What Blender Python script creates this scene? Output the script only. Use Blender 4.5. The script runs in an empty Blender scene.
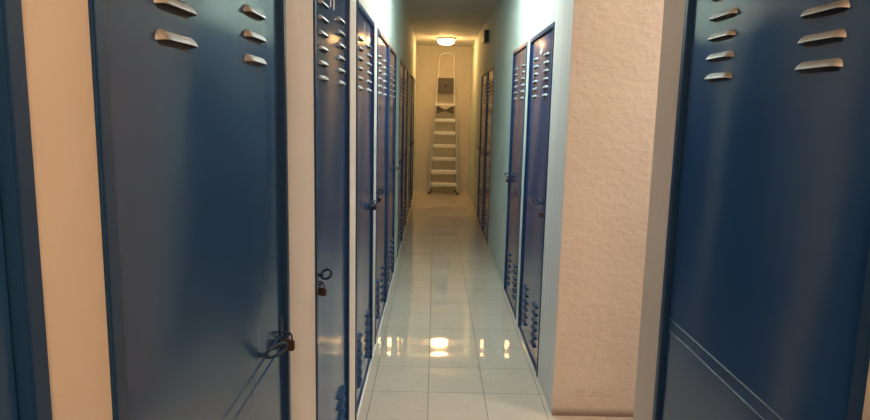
import bpy, bmesh, math, random
from mathutils import Matrix, Vector
random.seed(4)
S = bpy.context.scene
C = S.collection
PI = math.pi

# ------------------------------------------------------------------ materials
def new_mat(name):
    m = bpy.data.materials.new(name); m.use_nodes = True
    nt = m.node_tree; b = nt.nodes['Principled BSDF']
    return m, nt, b
def N(nt, kind, **kw):
    n = nt.nodes.new(kind)
    for k, v in kw.items():
        if k in n.inputs: n.inputs[k].default_value = v
        else: setattr(n, k, v)
    return n
def simple(name, col, rough=.5, metal=0, **kw):
    m, nt, b = new_mat(name)
    b.inputs['Base Color'].default_value = (*col, 1)
    b.inputs['Roughness'].default_value = rough
    b.inputs['Metallic'].default_value = metal
    for k, v in kw.items(): b.inputs[k].default_value = v
    return m
def coords(nt, scale=(1, 1, 1)):
    t = nt.nodes.new('ShaderNodeTexCoord'); mp = nt.nodes.new('ShaderNodeMapping')
    mp.inputs['Scale'].default_value = scale
    nt.links.new(t.outputs['Object'], mp.inputs['Vector'])
    return mp.outputs['Vector']
def ramp(nt, fac, stops):
    r = nt.nodes.new('ShaderNodeValToRGB')
    while len(r.color_ramp.elements) < len(stops): r.color_ramp.elements.new(.5)
    for e, (p, c) in zip(r.color_ramp.elements, stops):
        e.position = p; e.color = (*c, 1) if len(c) == 3 else c
    nt.links.new(fac, r.inputs['Fac'])
    return r.outputs['Color']
def bump(nt, b, height, strength, dist):
    bp = nt.nodes.new('ShaderNodeBump')
    bp.inputs['Strength'].default_value = strength; bp.inputs['Distance'].default_value = dist
    nt.links.new(height, bp.inputs['Height'])
    nt.links.new(bp.outputs['Normal'], b.inputs['Normal'])
    return bp
def noise(nt, vec, scale, detail=2, rough=.5, dist=0):
    n = nt.nodes.new('ShaderNodeTexNoise')
    n.inputs['Scale'].default_value = scale; n.inputs['Detail'].default_value = detail
    n.inputs['Roughness'].default_value = rough; n.inputs['Distortion'].default_value = dist
    nt.links.new(vec, n.inputs['Vector'])
    return n.outputs['Fac']

def plaster(name, c0, c1, nscale, strength, dist, rough=.75, stretch=(1, 1, 1), foot_marks=False):
    m, nt, b = new_mat(name)
    v = coords(nt, stretch)
    col = ramp(nt, noise(nt, v, 2.2, 4), [(.3, c0), (.7, c1)])
    if foot_marks:                                   # scuffs low on the plaster and a darker line at its foot
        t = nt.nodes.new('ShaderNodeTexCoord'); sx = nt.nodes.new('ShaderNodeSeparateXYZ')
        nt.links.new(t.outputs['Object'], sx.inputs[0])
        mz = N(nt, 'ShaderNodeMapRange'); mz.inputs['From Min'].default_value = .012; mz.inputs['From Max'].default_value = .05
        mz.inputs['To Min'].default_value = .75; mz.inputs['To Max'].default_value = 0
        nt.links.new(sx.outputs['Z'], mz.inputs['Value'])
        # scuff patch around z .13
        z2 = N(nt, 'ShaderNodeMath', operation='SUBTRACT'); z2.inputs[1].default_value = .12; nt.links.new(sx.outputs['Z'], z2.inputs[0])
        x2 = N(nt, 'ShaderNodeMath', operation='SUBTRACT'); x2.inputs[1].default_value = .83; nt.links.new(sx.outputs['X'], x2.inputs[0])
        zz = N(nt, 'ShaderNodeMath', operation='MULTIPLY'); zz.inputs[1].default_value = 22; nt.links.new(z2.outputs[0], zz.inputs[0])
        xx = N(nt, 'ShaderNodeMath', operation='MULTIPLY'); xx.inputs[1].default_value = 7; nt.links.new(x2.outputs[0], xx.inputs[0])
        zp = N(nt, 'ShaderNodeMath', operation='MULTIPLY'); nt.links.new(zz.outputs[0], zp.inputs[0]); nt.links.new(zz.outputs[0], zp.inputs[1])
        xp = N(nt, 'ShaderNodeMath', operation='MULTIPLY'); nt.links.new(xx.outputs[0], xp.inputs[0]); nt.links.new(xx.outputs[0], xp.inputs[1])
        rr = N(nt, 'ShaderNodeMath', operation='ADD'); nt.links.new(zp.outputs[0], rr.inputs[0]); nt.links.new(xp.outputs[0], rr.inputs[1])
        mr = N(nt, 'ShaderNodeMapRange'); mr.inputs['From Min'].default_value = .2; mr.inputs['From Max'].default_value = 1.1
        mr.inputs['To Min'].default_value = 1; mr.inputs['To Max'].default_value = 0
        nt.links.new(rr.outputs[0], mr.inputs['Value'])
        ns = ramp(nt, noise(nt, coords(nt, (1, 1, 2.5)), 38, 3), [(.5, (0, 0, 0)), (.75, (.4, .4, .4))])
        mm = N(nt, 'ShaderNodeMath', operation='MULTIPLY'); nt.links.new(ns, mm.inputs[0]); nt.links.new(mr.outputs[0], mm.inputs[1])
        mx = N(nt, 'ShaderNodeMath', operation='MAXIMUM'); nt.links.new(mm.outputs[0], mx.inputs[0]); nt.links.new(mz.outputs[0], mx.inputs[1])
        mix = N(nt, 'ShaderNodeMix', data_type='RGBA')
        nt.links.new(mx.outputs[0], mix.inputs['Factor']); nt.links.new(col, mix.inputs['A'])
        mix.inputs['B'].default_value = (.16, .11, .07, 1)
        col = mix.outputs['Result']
    nt.links.new(col, b.inputs['Base Color'])
    b.inputs['Roughness'].default_value = rough
    b.inputs['Specular IOR Level'].default_value = .2
    bump(nt, b, noise(nt, v, nscale, 5, .6, .25), strength, dist)
    return m

M = {}
M['wall'] = plaster('smooth cream plaster', (.70, .655, .60), (.76, .715, .66), 14, .25, .01)
M['mint'] = plaster('pale mint wall paint', (.62, .69, .63), (.67, .74, .68), 14, .2, .01, .7)
M['stucco'] = plaster('rough trowelled plaster', (.68, .60, .53), (.74, .665, .595), 21, .42, .018, .8, (1, 1, 1.4), foot_marks=True)
M['brushed'] = plaster('brushed white paint', (.72, .71, .69), (.79, .78, .76), 5, .35, .02, .55, (9, 9, .7))
M['ceiling'] = plaster('ceiling paint', (.74, .73, .71), (.80, .79, .77), 8, .2, .01, .7)

def floor_mat():
    m, nt, b = new_mat('glossy marbled tiles')
    t = nt.nodes.new('ShaderNodeTexCoord'); mp = nt.nodes.new('ShaderNodeMapping')
    mp.inputs['Location'].default_value = (.008 + .305 * 20, -3.346 + .347 * 20, 0)
    nt.links.new(t.outputs['Object'], mp.inputs['Vector'])
    br = nt.nodes.new('ShaderNodeTexBrick')
    br.offset = 0; br.squash = 1
    br.inputs['Scale'].default_value = 1
    br.inputs['Mortar Size'].default_value = .0022
    br.inputs['Mortar Smooth'].default_value = .3
    br.inputs['Brick Width'].default_value = .305
    br.inputs['Row Height'].default_value = .347
    br.inputs['Color1'].default_value = (.63, .555, .47, 1)
    br.inputs['Color2'].default_value = (.66, .585, .50, 1)
    br.inputs['Mortar'].default_value = (.15, .14, .12, 1)
    nt.links.new(mp.outputs['Vector'], br.inputs['Vector'])
    v = coords(nt)
    vein = ramp(nt, noise(nt, v, 7, 5, .6, 1.6), [(.36, (.93, .93, .92)), (.5, (1, 1, 1)), (.66, (.96, .96, .955))])
    mx = N(nt, 'ShaderNodeMix', data_type='RGBA', blend_type='MULTIPLY'); mx.inputs['Factor'].default_value = 1
    nt.links.new(br.outputs['Color'], mx.inputs['A']); nt.links.new(vein, mx.inputs['B'])
    nt.links.new(mx.outputs['Result'], b.inputs['Base Color'])
    mr = N(nt, 'ShaderNodeMapRange'); mr.inputs['To Min'].default_value = .045; mr.inputs['To Max'].default_value = .6
    nt.links.new(br.outputs['Fac'], mr.inputs['Value']); nt.links.new(mr.outputs['Result'], b.inputs['Roughness'])
    b.inputs['IOR'].default_value = 1.8
    # glaze waviness and sunk grout
    sp = nt.nodes.new('ShaderNodeSeparateXYZ'); nt.links.new(mp.outputs['Vector'], sp.inputs[0])
    def mad(src, k, add):
        n_ = N(nt, 'ShaderNodeMath', operation='MULTIPLY_ADD'); n_.inputs[1].default_value = k
        nt.links.new(src, n_.inputs[0])
        if isinstance(add, float): n_.inputs[2].default_value = add
        else: nt.links.new(add, n_.inputs[2])
        return n_.outputs[0]
    def cosine(src, k):
        c_ = N(nt, 'ShaderNodeMath', operation='COSINE'); nt.links.new(mad(src, k, 0.0), c_.inputs[0]); return c_.outputs[0]
    h = mad(noise(nt, v, 3.2, 1), .0007, 0.0)
    h = mad(br.outputs['Fac'], -.0004, h)
    h = mad(cosine(sp.outputs['Y'], 2 * PI / .347), -.0006, h)      # each tile is very slightly pillowed
    h = mad(cosine(sp.outputs['X'], 2 * PI / .305), -.00010, h)
    bump(nt, b, h, 1, 1)
    return m
M['floor'] = floor_mat()

def paint(name, col, rough=.22):
    m, nt, b = new_mat(name)
    oi = nt.nodes.new('ShaderNodeObjectInfo')
    t = nt.nodes.new('ShaderNodeTexCoord')
    add = N(nt, 'ShaderNodeVectorMath', operation='ADD')
    sc = N(nt, 'ShaderNodeVectorMath', operation='SCALE'); sc.inputs['Scale'].default_value = 37.0
    nt.links.new(oi.outputs['Location'], sc.inputs[0])
    nt.links.new(t.outputs['Object'], add.inputs[0]); nt.links.new(sc.outputs[0], add.inputs[1])
    v = add.outputs[0]
    b.inputs['Base Color'].default_value = (*col, 1)
    r = N(nt, 'ShaderNodeMapRange'); r.inputs['To Min'].default_value = rough - .04; r.inputs['To Max'].default_value = rough + .06
    nt.links.new(noise(nt, v, 9, 4), r.inputs['Value']); nt.links.new(r.outputs['Result'], b.inputs['Roughness'])
    b.inputs['IOR'].default_value = 1.42
    # gentle buckling of the sheet: long smooth waves, different on every leaf
    sp = nt.nodes.new('ShaderNodeSeparateXYZ'); nt.links.new(t.outputs['Object'], sp.inputs[0])
    def wave(kx, kz, ph):
        a = N(nt, 'ShaderNodeMath', operation='MULTIPLY'); a.inputs[1].default_value = kx; nt.links.new(sp.outputs['X'], a.inputs[0])
        c = N(nt, 'ShaderNodeMath', operation='MULTIPLY_ADD'); c.inputs[1].default_value = kz; nt.links.new(sp.outputs['Z'], c.inputs[0]); nt.links.new(a.outputs[0], c.inputs[2])
        d = N(nt, 'ShaderNodeMath', operation='MULTIPLY_ADD'); d.inputs[1].default_value = ph; nt.links.new(oi.outputs['Random'], d.inputs[0]); nt.links.new(c.outputs[0], d.inputs[2])
        e = N(nt, 'ShaderNodeMath', operation='SINE'); nt.links.new(d.outputs[0], e.inputs[0])
        return e.outputs[0]
    h = N(nt, 'ShaderNodeMath', operation='ADD'); nt.links.new(wave(7.3, 2.1, 20), h.inputs[0]); nt.links.new(wave(-11.7, 4.4, 33), h.inputs[1])
    bump(nt, b, h.outputs[0], 1, .0011)
    return m
M['blue'] = paint('blue enamel', (.016, .071, .215), .13)
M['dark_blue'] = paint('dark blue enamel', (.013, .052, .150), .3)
M['handle_blue'] = simple('blue handle enamel', (.012, .045, .125), .4)
M['louver_sheen'] = simple('louver paint with painted sheen', (.33, .34, .35), .45, .35)  # reflected light on the upper louvers, put into a grey base colour
M['brass'] = simple('aged brass', (.10, .066, .045), .5, .2)
M['steel'] = simple('dull steel', (.16, .15, .15), .4, 1)
M['white_paint'] = simple('white lettering paint', (.72, .70, .68), .5)
M['alu'] = simple('brushed aluminium', (.88, .87, .84), .4, .35)
M['alu_dull'] = simple('weathered aluminium', (.55, .52, .48), .42, .6)
M['grey_plastic'] = simple('grey plastic', (.10, .095, .09), .6)
M['rubber'] = simple('black rubber', (.02, .02, .02), .7)
M['white_plastic'] = simple('white plastic', (.62, .60, .56), .5)
M['dark_plastic_slot_shade'] = simple('dark plastic and slot shade', (.03, .03, .03), .5)  # for the box cover, and as painted shade in the louver slots
M['lamp_base'] = simple('lamp base enamel', (.42, .38, .32), .5)
M['caulk'] = simple('white sealant', (.78, .76, .72), .5)
def glow(name, col, s):
    m, nt, b = new_mat(name)
    b.inputs['Base Color'].default_value = (.8, .8, .8, 1)
    b.inputs['Emission Color'].default_value = (*col, 1); b.inputs['Emission Strength'].default_value = s
    return m
M['glow_warm'] = glow('lit warm diffuser', (1, .53, .19), 17)
M['glow_cool'] = glow('lit cool diffuser', (.83, 1, .93), 8.6)
M['glow_side'] = glow('lit passage diffuser', (1, .84, .70), 24)
M['glow_near'] = glow('lit near diffuser', (1, .61, .33), 31)

# ------------------------------------------------------------------ mesh helpers
def bx(bm, x0, x1, y0, y1, z0, z1):
    vs = [bm.verts.new((x, y, z)) for x in (x0, x1) for y in (y0, y1) for z in (z0, z1)]
    for f in ((0, 1, 3, 2), (4, 6, 7, 5), (0, 4, 5, 1), (2, 3, 7, 6), (0, 2, 6, 4), (1, 5, 7, 3)):
        bm.faces.new([vs[i] for i in f])
    return vs
def bevel(bm, w, seg=2):
    bmesh.ops.bevel(bm, geom=list(bm.edges), offset=w, segments=seg, affect='EDGES', clamp_overlap=True)
def tube(bm, pts, r, n=10, closed=False, cap=True):
    pts = [Vector(p) for p in pts]; rings = []
    L = len(pts); up = None
    for i, p in enumerate(pts):
        if closed: t = pts[(i + 1) % L] - pts[i - 1]
        else: t = pts[min(i + 1, L - 1)] - pts[max(i - 1, 0)]
        t.normalize()
        if up is None:
            up = Vector((0, 0, 1)) if abs(t.z) < .9 else Vector((1, 0, 0))
        a = t.cross(up)
        if a.length < 1e-5: a = t.cross(Vector((1, .3, 0)))
        a.normalize(); bb = a.cross(t).normalized(); up = bb
        rings.append([bm.verts.new(p + r * (math.cos(2 * PI * k / n) * a + math.sin(2 * PI * k / n) * bb)) for k in range(n)])
    for i in range(L if closed else L - 1):
        A, B = rings[i], rings[(i + 1) % L]
        for k in range(n):
            bm.faces.new((A[k], A[(k + 1) % n], B[(k + 1) % n], B[k]))
    if cap and not closed:
        bm.faces.new(rings[0][::-1]); bm.faces.new(rings[-1])
def lathe(bm, prof, n=40):
    rings = []
    for r, z in prof:
        if r < 1e-6: rings.append([bm.verts.new((0, 0, z))])
        else: rings.append([bm.verts.new((r * math.cos(2 * PI * k / n), r * math.sin(2 * PI * k / n), z)) for k in range(n)])
    for A, B in zip(rings, rings[1:]):
        for k in range(n):
            q = (k + 1) % n
            if len(A) == 1: bm.faces.new((A[0], B[q], B[k]))
            elif len(B) == 1: bm.faces.new((A[k], A[q], B[0]))
            else: bm.faces.new((A[k], A[q], B[q], B[k]))
def mesh_of(bm, name, m, smooth=False):
    bmesh.ops.recalc_face_normals(bm, faces=list(bm.faces))
    me = bpy.data.meshes.new(name); bm.to_mesh(me); bm.free()
    me.materials.append(m)
    if smooth:
        for p in me.polygons: p.use_smooth = True
        try: me.set_sharp_from_angle(angle=math.radians(38))
        except Exception: pass
    return me
def link(name, me, parent=None, loc=(0, 0, 0), rot=(0, 0, 0)):
    o = bpy.data.objects.new(name, me); C.objects.link(o)
    o.location = loc; o.rotation_euler = rot
    if parent: o.parent = parent
    return o
def obj(name, bm, m, parent=None, loc=(0, 0, 0), rot=(0, 0, 0), smooth=False):
    return link(name, mesh_of(bm, name, m, smooth), parent, loc, rot)
def tag(o, label, cat, group=None):
    o['label'] = label; o['category'] = cat
    if group: o['group'] = group
    return o
def thing(name, label, cat, loc, rz=0, group=None):
    o = bpy.data.objects.new(name, None); C.objects.link(o)
    o.empty_display_size = .1; o.location = loc; o.rotation_euler = (0, 0, rz)
    return tag(o, label, cat, group)
def struct(name, bm, m):
    o = obj(name, bm, m); o['kind'] = 'structure'; return o

# ------------------------------------------------------------------ the setting
CEIL = 2.66
XL, XR, XN = -.364, .626, .653        # wall faces: left, right, right wall before the side passage
END = 12.1; BACK = -2.6; TH = .14
SP0, SP1 = 1.94, 3.10                 # the side passage opening on the right
DH = 2.013                            # head of the door openings

left_doors = [(-.32, .581), (.696, 1.581), (1.947, 2.735), (2.975, 3.806), (4.02, 4.97), (5.045, 5.89),
              (6.50, 7.34), (7.42, 8.30), (8.90, 9.80), (9.92, 10.82)]
right_doors = [(3.57, 4.46), (4.61, 5.43), (7.24, 8.10), (8.22, 9.12)]
near_doors = [(.915, 1.765)]

def wall_with_holes(bm, x0, x1, ya, yb, holes):
    y = ya
    for a, b in holes:
        if a > y: bx(bm, x0, x1, y, a, 0, CEIL)
        bx(bm, x0, x1, a, b, DH, CEIL)
        y = b
    bx(bm, x0, x1, y, yb, 0, CEIL)
bm = bmesh.new(); bx(bm, XL - .9, 3.2, BACK - TH, END + TH, -.12, 0); struct('floor', bm, M['floor'])
bm = bmesh.new(); bx(bm, XL - .9, 3.2, BACK - TH, END + TH, CEIL, CEIL + .12); struct('ceiling', bm, M['ceiling'])
bm = bmesh.new(); wall_with_holes(bm, XL - TH, XL, BACK, 4.0, left_doors[:4]); struct('wall_left', bm, M['wall'])
bm = bmesh.new(); wall_with_holes(bm, XL - TH, XL, 4.0, END, left_doors[4:]); struct('wall_left_far', bm, M['mint'])
bm = bmesh.new(); wall_with_holes(bm, XR, XR + TH, 3.57, END, right_doors); struct('wall_right', bm, M['mint'])
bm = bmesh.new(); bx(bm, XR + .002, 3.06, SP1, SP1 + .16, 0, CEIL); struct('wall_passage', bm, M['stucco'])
bm = bmesh.new(); bx(bm, XR, XR + TH, SP1 + .001, 3.57, 0, CEIL); struct('wall_corner', bm, M['brushed'])
bm = bmesh.new(); wall_with_holes(bm, XN, XN + TH, BACK, SP0, near_doors); bx(bm, XN + TH, 3.06, SP0 - TH, SP0, 0, CEIL)
struct('wall_near_right', bm, M['wall'])
bm = bmesh.new(); bx(bm, 3.06, 3.2, SP0 - TH, SP1 + .16, 0, CEIL); struct('wall_passage_end', bm, M['wall'])
bm = bmesh.new(); bx(bm, XL - TH, XR + TH, END, END + TH, 0, CEIL); struct('wall_end', bm, M['wall'])
bm = bmesh.new(); bx(bm, XL - TH, XN + TH, BACK - TH, BACK, 0, CEIL); struct('wall_back', bm, M['wall'])
bm = bmesh.new(); bx(bm, XL, XL + .009, 1.6, END, 0, .010); struct('trim_1', bm, M['caulk'])

# ------------------------------------------------------------------ doors
FW, FD, GAP = .028, .055, .004
LEAF_Y = .007                          # leaf face behind the wall face
cache = {}
def louver_mesh(key, m, w=.130):
    if key in cache: return cache[key]
    bm = bmesh.new(); n = 26; rows = []
    prof = [(0, .0120), (-.004, .0108), (-.008, .0080), (-.0115, .0040), (-.0140, .0002), (-.0146, -.0020), (-.0134, -.0024), (-.0006, .0005), (-.0006, -.0095)]
    for i in range(n + 1):
        u = -1 + 2 * i / n
        x = u * w / 2
        e = (1 - abs(u)) / .26
        s = 1 if e >= 1 else math.sqrt(max(0, 1 - (1 - e) ** 2))
        s = max(s, .03)
        rows.append([bm.verts.new((x, y * s, z * (.35 + .65 * s) - .003 * (1 - s))) for y, z in prof])
    for A, B in zip(rows, rows[1:]):
        for k in range(len(prof) - 1):
            fc = bm.faces.new((A[k], A[k + 1], B[k + 1], B[k]))
            if k >= len(prof) - 3: fc.material_index = 1        # underside and slot faces coloured dark for the shade inside
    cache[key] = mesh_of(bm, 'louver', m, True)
    cache[key].materials.append(M['dark_plastic_slot_shade'])
    return cache[key]
def frame_mesh(w):
    k = ('frame', round(w, 3))
    if k in cache: return cache[k]
    bm = bmesh.new(); o = .002
    bx(bm, o, FW, -.005, FD, .002, DH - o); bx(bm, w - FW, w - o, -.005, FD, .002, DH - o)
    bx(bm, FW, w - FW, -.005, FD, DH - FW, DH - o)
    bx(bm, FW, w - FW, .0, FD, .002, .018)
    # rebate the leaf closes against
    bx(bm, FW, FW + .012, LEAF_Y + .024, FD, .018, DH - FW); bx(bm, w - FW - .012, w - FW, LEAF_Y + .024, FD, .018, DH - FW)
    bevel(bm, .0022, 2)
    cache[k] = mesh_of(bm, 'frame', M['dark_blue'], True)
    return cache[k]
def leaf_mesh(w, seam):
    k = ('leaf', round(w, 3), seam)
    if k in cache: return cache[k]
    bm = bmesh.new(); x0, x1 = FW + GAP, w - FW - GAP; zt = DH - FW - GAP
    pr = [(.024, LEAF_Y + .003), (.027, LEAF_Y), (.944, LEAF_Y), (.947, LEAF_Y - .0022), (.949, LEAF_Y), (.976, LEAF_Y), (.979, LEAF_Y - .0022), (.981, LEAF_Y),
          (zt - .003, LEAF_Y), (zt, LEAF_Y + .003), (zt, LEAF_Y + .022), (.024, LEAF_Y + .022)]
    if not seam: pr = pr[:2] + pr[8:]
    xs = [(x0, .003), (x0 + .003, 0), (x1 - .003, 0), (x1, .003)]
    rows = []
    for x, d in xs:
        rows.append([bm.verts.new((x, min(y + d, LEAF_Y + .022), z)) for z, y in pr])
    for A, B in zip(rows, rows[1:]):
        for i in range(len(pr)):
            j = (i + 1) % len(pr); bm.faces.new((A[i], A[j], B[j], B[i]))
    bm.faces.new(rows[0]); bm.faces.new(rows[-1][::-1])
    cache[k] = mesh_of(bm, 'leaf', M['blue'])
    return cache[k]
def pull_mesh():
    if 'pull' in cache: return cache['pull']
    bm = bmesh.new(); pts = []
    for i in range(28):                                   # a round loop standing out from the leaf
        a = 2 * PI * i / 28
        r_ = .024 * math.cos(a); v = .0135 * math.sin(a)
        pts.append((-.60 * r_ + .5 * v, -.029 - .80 * r_, v + .30 * r_))
    tube(bm, pts, .0042, 10, closed=True)
    tube(bm, [(.012, 0, -.006), (.012, -.010, -.006), (.010, -.016, -.004)], .006, 8)
    cache['pull'] = mesh_of(bm, 'pull_ring', M['handle_blue'], True)
    return cache['pull']
def hasp_mesh():
    if 'hasp' in cache: return cache['hasp']
    bm = bmesh.new()
    bx(bm, -.012, .012, -.0035, 0, -.050, .012)
    bevel(bm, .001, 1)
    tube(bm, [(0, -.003, -.028), (0, -.016, -.028), (0, -.020, -.034), (0, -.016, -.040), (0, -.003, -.040)], .0028, 8)
    cache['hasp'] = mesh_of(bm, 'hasp', M['handle_blue'], True)
    return cache['hasp']
def stroke_digit(bm, ch, x, z, h, w, t):
    if ch == '1':
        bx(bm, x + w * .5 - t / 2, x + w * .5 + t / 2, -.0006, 0, z, z + h)
    elif ch == '6':
        n = 22
        def ring(cx, cz, rx, rz, a0, a1):
            prev = None
            for i in range(n + 1):
                a = a0 + (a1 - a0) * i / n
                o_ = (cx + rx * math.cos(a), cz + rz * math.sin(a)); i_ = (cx + (rx - t) * math.cos(a), cz + (rz - t) * math.sin(a))
                cur = [bm.verts.new((p[0], y, p[1])) for p in (o_, i_) for y in (-.0006, 0)]
                if prev:
                    for q in ((0, 1), (1, 3), (3, 2), (2, 0)):
                        bm.faces.new((prev[q[0]], prev[q[1]], cur[q[1]], cur[q[0]]))
                prev = cur
        ring(x + w / 2, z + h * .31, w / 2, h * .31, 0, 2 * PI)
        ring(x + w * .95, z + h * .33, w * .95, h * .67, PI * .55, PI)
DOORS = {}
def build_door(side, y0, y1, lock, label, group, digits=None, seam=False):
    w = y1 - y0
    if side == 'L': loc, rz = (XL, y0, 0), PI / 2
    elif side == 'R': loc, rz = (XR, y1, 0), -PI / 2
    else: loc, rz = (XN, y1, 0), -PI / 2
    t = thing('storage_door', label, 'steel_door', loc, rz, group)  # a storage-room door set into the wall; no cabinet stands behind it
    link('frame', frame_mesh(w), t)
    lf = link('leaf', leaf_mesh(w, seam), t)
    top, low = louver_mesh('top', M['louver_sheen']), louver_mesh('low', M['dark_blue'])  # sheen painted into the upper louvers' grey; lower ones a darker blue
    for cx in (w / 2 - .2, w / 2 + .2):
        for r in range(6):
            link('louver', top, lf, (cx, LEAF_Y + .0005, 1.6245 + r * .0465))
        for r in range(6):
            link('louver', low, lf, (cx, LEAF_Y + .0005, .115 + r * .049))
    if lock:
        px = FW + GAP + .020 if lock == 'low' else w - FW - GAP - .020
        sg = 1 if lock == 'low' else -1
        h = link('hasp', hasp_mesh(), lf, (px, LEAF_Y, 1.013))
        r = link('pull_ring', pull_mesh(), lf, (px + sg * (.03 if sg > 0 else .165), LEAF_Y, 1.002), (0, 0, 0 if sg > 0 else PI))
        if sg < 0:
            r.rotation_euler = (0, 0, 0); r.scale = (-1, 1, 1)
        t['lockx'] = px
    if digits:
        for ch, x in digits:
            bm = bmesh.new(); stroke_digit(bm, ch, x, 1.876, .085, .105 if ch == '6' else .05, .022 if ch == '6' else .017)
            obj('number', bm, M['white_paint'], lf, (0, LEAF_Y, 0))
    return t, w
def padlock(door, w, lock, label, dx=0):
    px = FW + GAP + .020 if lock == 'low' else w - FW - GAP - .020
    R = Matrix.Rotation(door.rotation_euler.z, 4, 'Z')
    p = Vector(door.location) + R @ Vector((px, LEAF_Y - .020, .953))
    t = thing('padlock', label, 'padlock', p, door.rotation_euler.z + 1.1, 'small padlocks on the blue doors')
    bm = bmesh.new(); bx(bm, -.015, .015, -.0065, .0065, -.014, .013); bevel(bm, .003, 2)
    obj('body', bm, M['brass'], t, smooth=True)
    bm = bmesh.new()
    tube(bm, [(-.009, 0, .010), (-.009, 0, .022)] + [(-.009 * math.cos(PI * i / 8), 0, .022 + .009 * math.sin(PI * i / 8)) for i in range(1, 8)] + [(.009, 0, .022), (.009, 0, .010)], .0022, 8)
    obj('shackle', bm, M['steel'], t, smooth=True)

GL, GR = 'blue steel storage doors along the left wall', 'blue steel storage doors along the right wall'
lefts = [
 (None, 'blue steel door at the far left edge of the picture, only its frame edge showing', None),
 ('high', 'large blue steel door on the near left, pull ring at its right edge', None),
 ('low', 'blue door marked 11, pull ring at its left edge, second from the left', [('1', .335), ('1', .410)]),
 ('high', 'blue steel door beside a white wall strip, third whole one along the left wall', [('1', .385)]),
 ('low', 'fourth whole blue door along the left wall, nearer of a close pair', None),
 ('high', 'fifth whole blue door along the left wall, farther of a close pair', None),
 ('low', 'sixth blue door along the left wall, first past the grey-green stretch of wall', None),
 ('low', 'seventh blue door along the left wall, second past the grey-green stretch of wall', None),
 ('high', 'eighth blue door along the left wall, lit brown, last but one before the end wall', None),
 ('low', 'last door along the left wall, nearest the end wall with the ladder', None)]
ld = []
for (y0, y1), (lk, lb, dg) in zip(left_doors, lefts):
    ld.append((*build_door('L', y0, y1, lk, lb, GL, dg, seam=.6 < y0 < .8), lk))
rights = [
 ('high', 'blue steel door with a white 6, first past the pale corner on the right', [('6', .36)]),
 ('low', 'second blue door past the pale corner on the right, behind the door marked 6', None),
 ('low', 'nearer of the two far doors on the right wall, past the long pale stretch', None),
 ('low', 'farther of the two far doors on the right wall, nearest the end of the corridor', None)]
rd = []
for (y0, y1), (lk, lb, dg) in zip(right_doors, rights):
    rd.append((*build_door('R', y0, y1, lk, lb, GR, dg, seam=y0 < 4), lk))
nd = build_door('N', *near_doors[0], None, 'large dark blue steel door on the near right with a pressed seam across its middle', GR, seam=True)
padlock(*ld[1], 'brown padlock at the right edge of the large near left door')
padlock(*ld[2], 'brown padlock at the left edge of the door marked 11')
padlock(*ld[3], 'padlock under the blue pull ring of the third whole door on the left')
padlock(*ld[4], 'padlock at the left edge of the fourth whole door on the left')
padlock(*rd[0], 'yellowish padlock on the first door past the pale corner on the right')
padlock(*rd[1], 'dark padlock at the far edge of the second door past the pale corner')

# ------------------------------------------------------------------ ceiling lights
def ceiling_light(x, y, mat, label):
    t = thing('ceiling_light', label, 'lamp', (x, y, CEIL), 0)
    bm = bmesh.new(); lathe(bm, [(0, 0), (.165, 0), (.168, -.006), (.165, -.020), (.150, -.026), (0, -.026)], 48)
    obj('base', bm, M['lamp_base'], t, smooth=True)
    bm = bmesh.new(); lathe(bm, [(.128, -.026), (.130, -.045), (.124, -.072), (.104, -.092), (.06, -.103), (0, -.106)], 48)
    obj('diffuser', bm, mat, t, smooth=True)
ceiling_light(.14, 10.75, M['glow_warm'], 'lit round ceiling light above the ladder at the far end')
t = thing('ceiling_panel_light', 'long cool white ceiling panel light over the middle of the corridor', 'lamp', (.13, 4.35, CEIL), 0)
bm = bmesh.new(); bx(bm, -.13, .13, -.66, .66, -.030, 0); bevel(bm, .004, 1); obj('base', bm, M['white_plastic'], t)
bm = bmesh.new(); bx(bm, -.11, .11, -.63, .63, -.034, -.030); obj('diffuser', bm, M['glow_cool'], t)
ceiling_light(.14, -.55, M['glow_near'], 'warm white ceiling light over the near end of the corridor')
ceiling_light(2.0, 2.35, M['glow_side'], 'warm white ceiling light in the side passage on the right')

# ------------------------------------------------------------------ small box high on the right wall
t = thing('wall_junction_box', 'small pale box high on the right wall above the far doors', 'box', (XR, 8.2, 2.42), -PI / 2)
bm = bmesh.new(); bx(bm, -.10, .070, -.060, -.001, -.075, .075); bevel(bm, .006, 2); obj('housing', bm, M['white_plastic'], t, smooth=True)
bm = bmesh.new(); bx(bm, .070, .100, -.056, -.001, -.072, .072); bevel(bm, .004, 1); obj('cover', bm, M['dark_plastic_slot_shade'], t)

# ------------------------------------------------------------------ ladder
LX, LY = .165, 11.62
t = thing('step_ladder', 'tall aluminium platform step ladder standing against the end wall under the lamp', 'ladder', (LX, LY, 0))
def q(x, z):                     # a point of the sloping front frame
    return (x, .17 * z / 1.62, z)
def stile(x0, x1, z1):
    bm = bmesh.new()
    a, b = Vector(q(x0, .03)), Vector(q(x1, z1))
    hw, hd = .013, .030
    vs = []
    for p in (a, b):
        vs.append([bm.verts.new((p.x + sx * hw, p.y + sy * hd, p.z)) for sx, sy in ((-1, -1), (1, -1), (1, 1), (-1, 1))])
    for k in range(4): bm.faces.new((vs[0][k], vs[0][(k + 1) % 4], vs[1][(k + 1) % 4], vs[1][k]))
    bm.faces.new(vs[0][::-1]); bm.faces.new(vs[1])
    bevel(bm, .003, 1)
    return bm
PZ = 1.62
for s in (-1, 1):
    l = obj('stile', stile(s * (.262 if s < 0 else .250), s * (.178 if s < 0 else .186), PZ), M['alu_dull'], t)
    bm = bmesh.new(); bx(bm, -.018, .018, -.036, .036, 0, .04); bevel(bm, .004, 1)
    obj('rubber_foot', bm, M['rubber'], l, (s * (.262 if s < 0 else .250), .003, 0))
def halfw(z): return .256 + (.182 - .256) * z / PZ - .012
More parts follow.
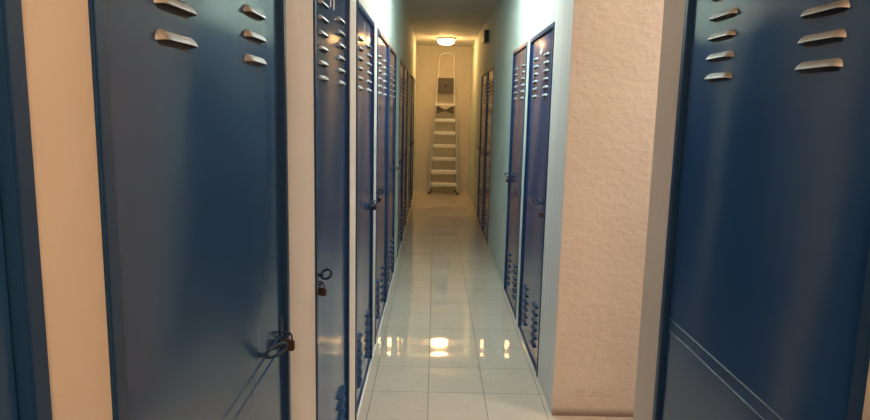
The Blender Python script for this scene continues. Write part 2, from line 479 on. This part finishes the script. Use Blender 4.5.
for z in (.20, .43, .66, .89, 1.12, 1.35):
    bm = bmesh.new(); hw = halfw(z); y = q(0, z)[1]
    bx(bm, -hw, hw, y - .050, y + .085, z - .055, z); bevel(bm, .004, 1)
    n = 5
    for k in range(n):
        yy = y - .032 + .02 * k
        bx(bm, -hw + .01, hw - .01, yy - .004, yy + .004, z, z + .002)
    obj('tread', bm, M['alu'], t)
bm = bmesh.new(); y = q(0, PZ)[1]
bx(bm, -.185, .185, y - .05, y + .17, PZ - .035, PZ); bevel(bm, .004, 1); obj('platform', bm, M['alu'], t)
# bow-tie shaped folding brace below the platform
bm = bmesh.new(); y = q(0, 1.50)[1]
pr = [(-.15, .085), (-.02, .02), (.02, .02), (.15, .085), (.15, -.06), (.02, -.02), (-.02, -.02), (-.15, -.06)]
F_ = [bm.verts.new((x, y + .02, 1.50 + z)) for x, z in pr]; B_ = [bm.verts.new((x, y + .03, 1.50 + z)) for x, z in pr]
bm.faces.new(F_); bm.faces.new(B_[::-1])
for k in range(8): bm.faces.new((F_[k], F_[(k + 1) % 8], B_[(k + 1) % 8], B_[k]))
obj('folding_brace', bm, M['grey_plastic'], t)
# guard rail hoop above the platform with the plate hung on it
bm = bmesh.new(); yb = q(0, PZ)[1] + .14
def rail(s): return
pts = [(-.170, yb - .02, PZ - .02), (-.150, yb, 1.95), (-.128, yb + .02, 2.40), (-.118, yb + .02, 2.47), (-.08, yb + .02, 2.51), (0, yb + .02, 2.52),
       (.09, yb + .02, 2.52), (.128, yb + .02, 2.49), (.142, yb + .02, 2.42), (.158, yb, 1.95), (.172, yb - .02, PZ - .02)]
tube(bm, pts, .0145, 10); obj('guard_rail', bm, M['alu'], t, smooth=True)
bm = bmesh.new(); bx(bm, -.140, .146, yb - .035, yb - .018, 1.80, 2.08); bevel(bm, .006, 2)
bp = obj('back_plate', bm, M['grey_plastic'], t, smooth=True)
bm = bmesh.new(); lathe(bm, [(0, .012), (.018, .010), (.022, 0), (0, 0)], 16); obj('knob', bm, M['rubber'], bp, (0, yb - .035, 1.945), (PI / 2, 0, 0), smooth=True)
for s in (-1, 1):
    bm = bmesh.new(); tube(bm, [(s * .235, .37, .02), (s * .17, .31, PZ - .04)], .012, 8)
    l = obj('rear_leg', bm, M['alu_dull'], t, smooth=True)
    bm = bmesh.new(); bx(bm, -.016, .016, -.016, .016, 0, .035); obj('rubber_foot', bm, M['rubber'], l, (s * .235, .37, 0))
bm = bmesh.new(); bx(bm, -.225, .225, .348, .372, .315, .345); obj('rear_rung', bm, M['alu'], t)

# ------------------------------------------------------------------ camera
f = 646.; W_, H_ = 870., 420.
Yv = Vector((1, 102, -f)).normalized()
Zv = Vector((math.sin(.022), math.cos(.022), 0)); Zv = (Zv - Zv.dot(Yv) * Yv).normalized()
Xv = Yv.cross(Zv)
cam = bpy.data.cameras.new('camera'); co = bpy.data.objects.new('camera', cam); C.objects.link(co)
R = Matrix((Xv, Yv, Zv))           # rows: world axes in camera space -> camera-to-world rotation
co.matrix_world = Matrix.Translation((0, 0, 1.54)) @ R.to_4x4()
cam.sensor_width = 36; cam.lens = f / W_ * 36; cam.clip_start = .02
S.camera = co

w = bpy.data.worlds.new('world'); S.world = w; w.use_nodes = True
w.node_tree.nodes['Background'].inputs[0].default_value = (0, 0, 0, 1)
S.view_settings.view_transform = 'Standard'; S.view_settings.look = 'None'
S.view_settings.exposure = 2.08; S.view_settings.gamma = 1; S.view_settings.use_curve_mapping = False
S.cycles.use_denoising = True
S.cycles.max_bounces = 16; S.cycles.diffuse_bounces = 8; S.cycles.glossy_bounces = 8
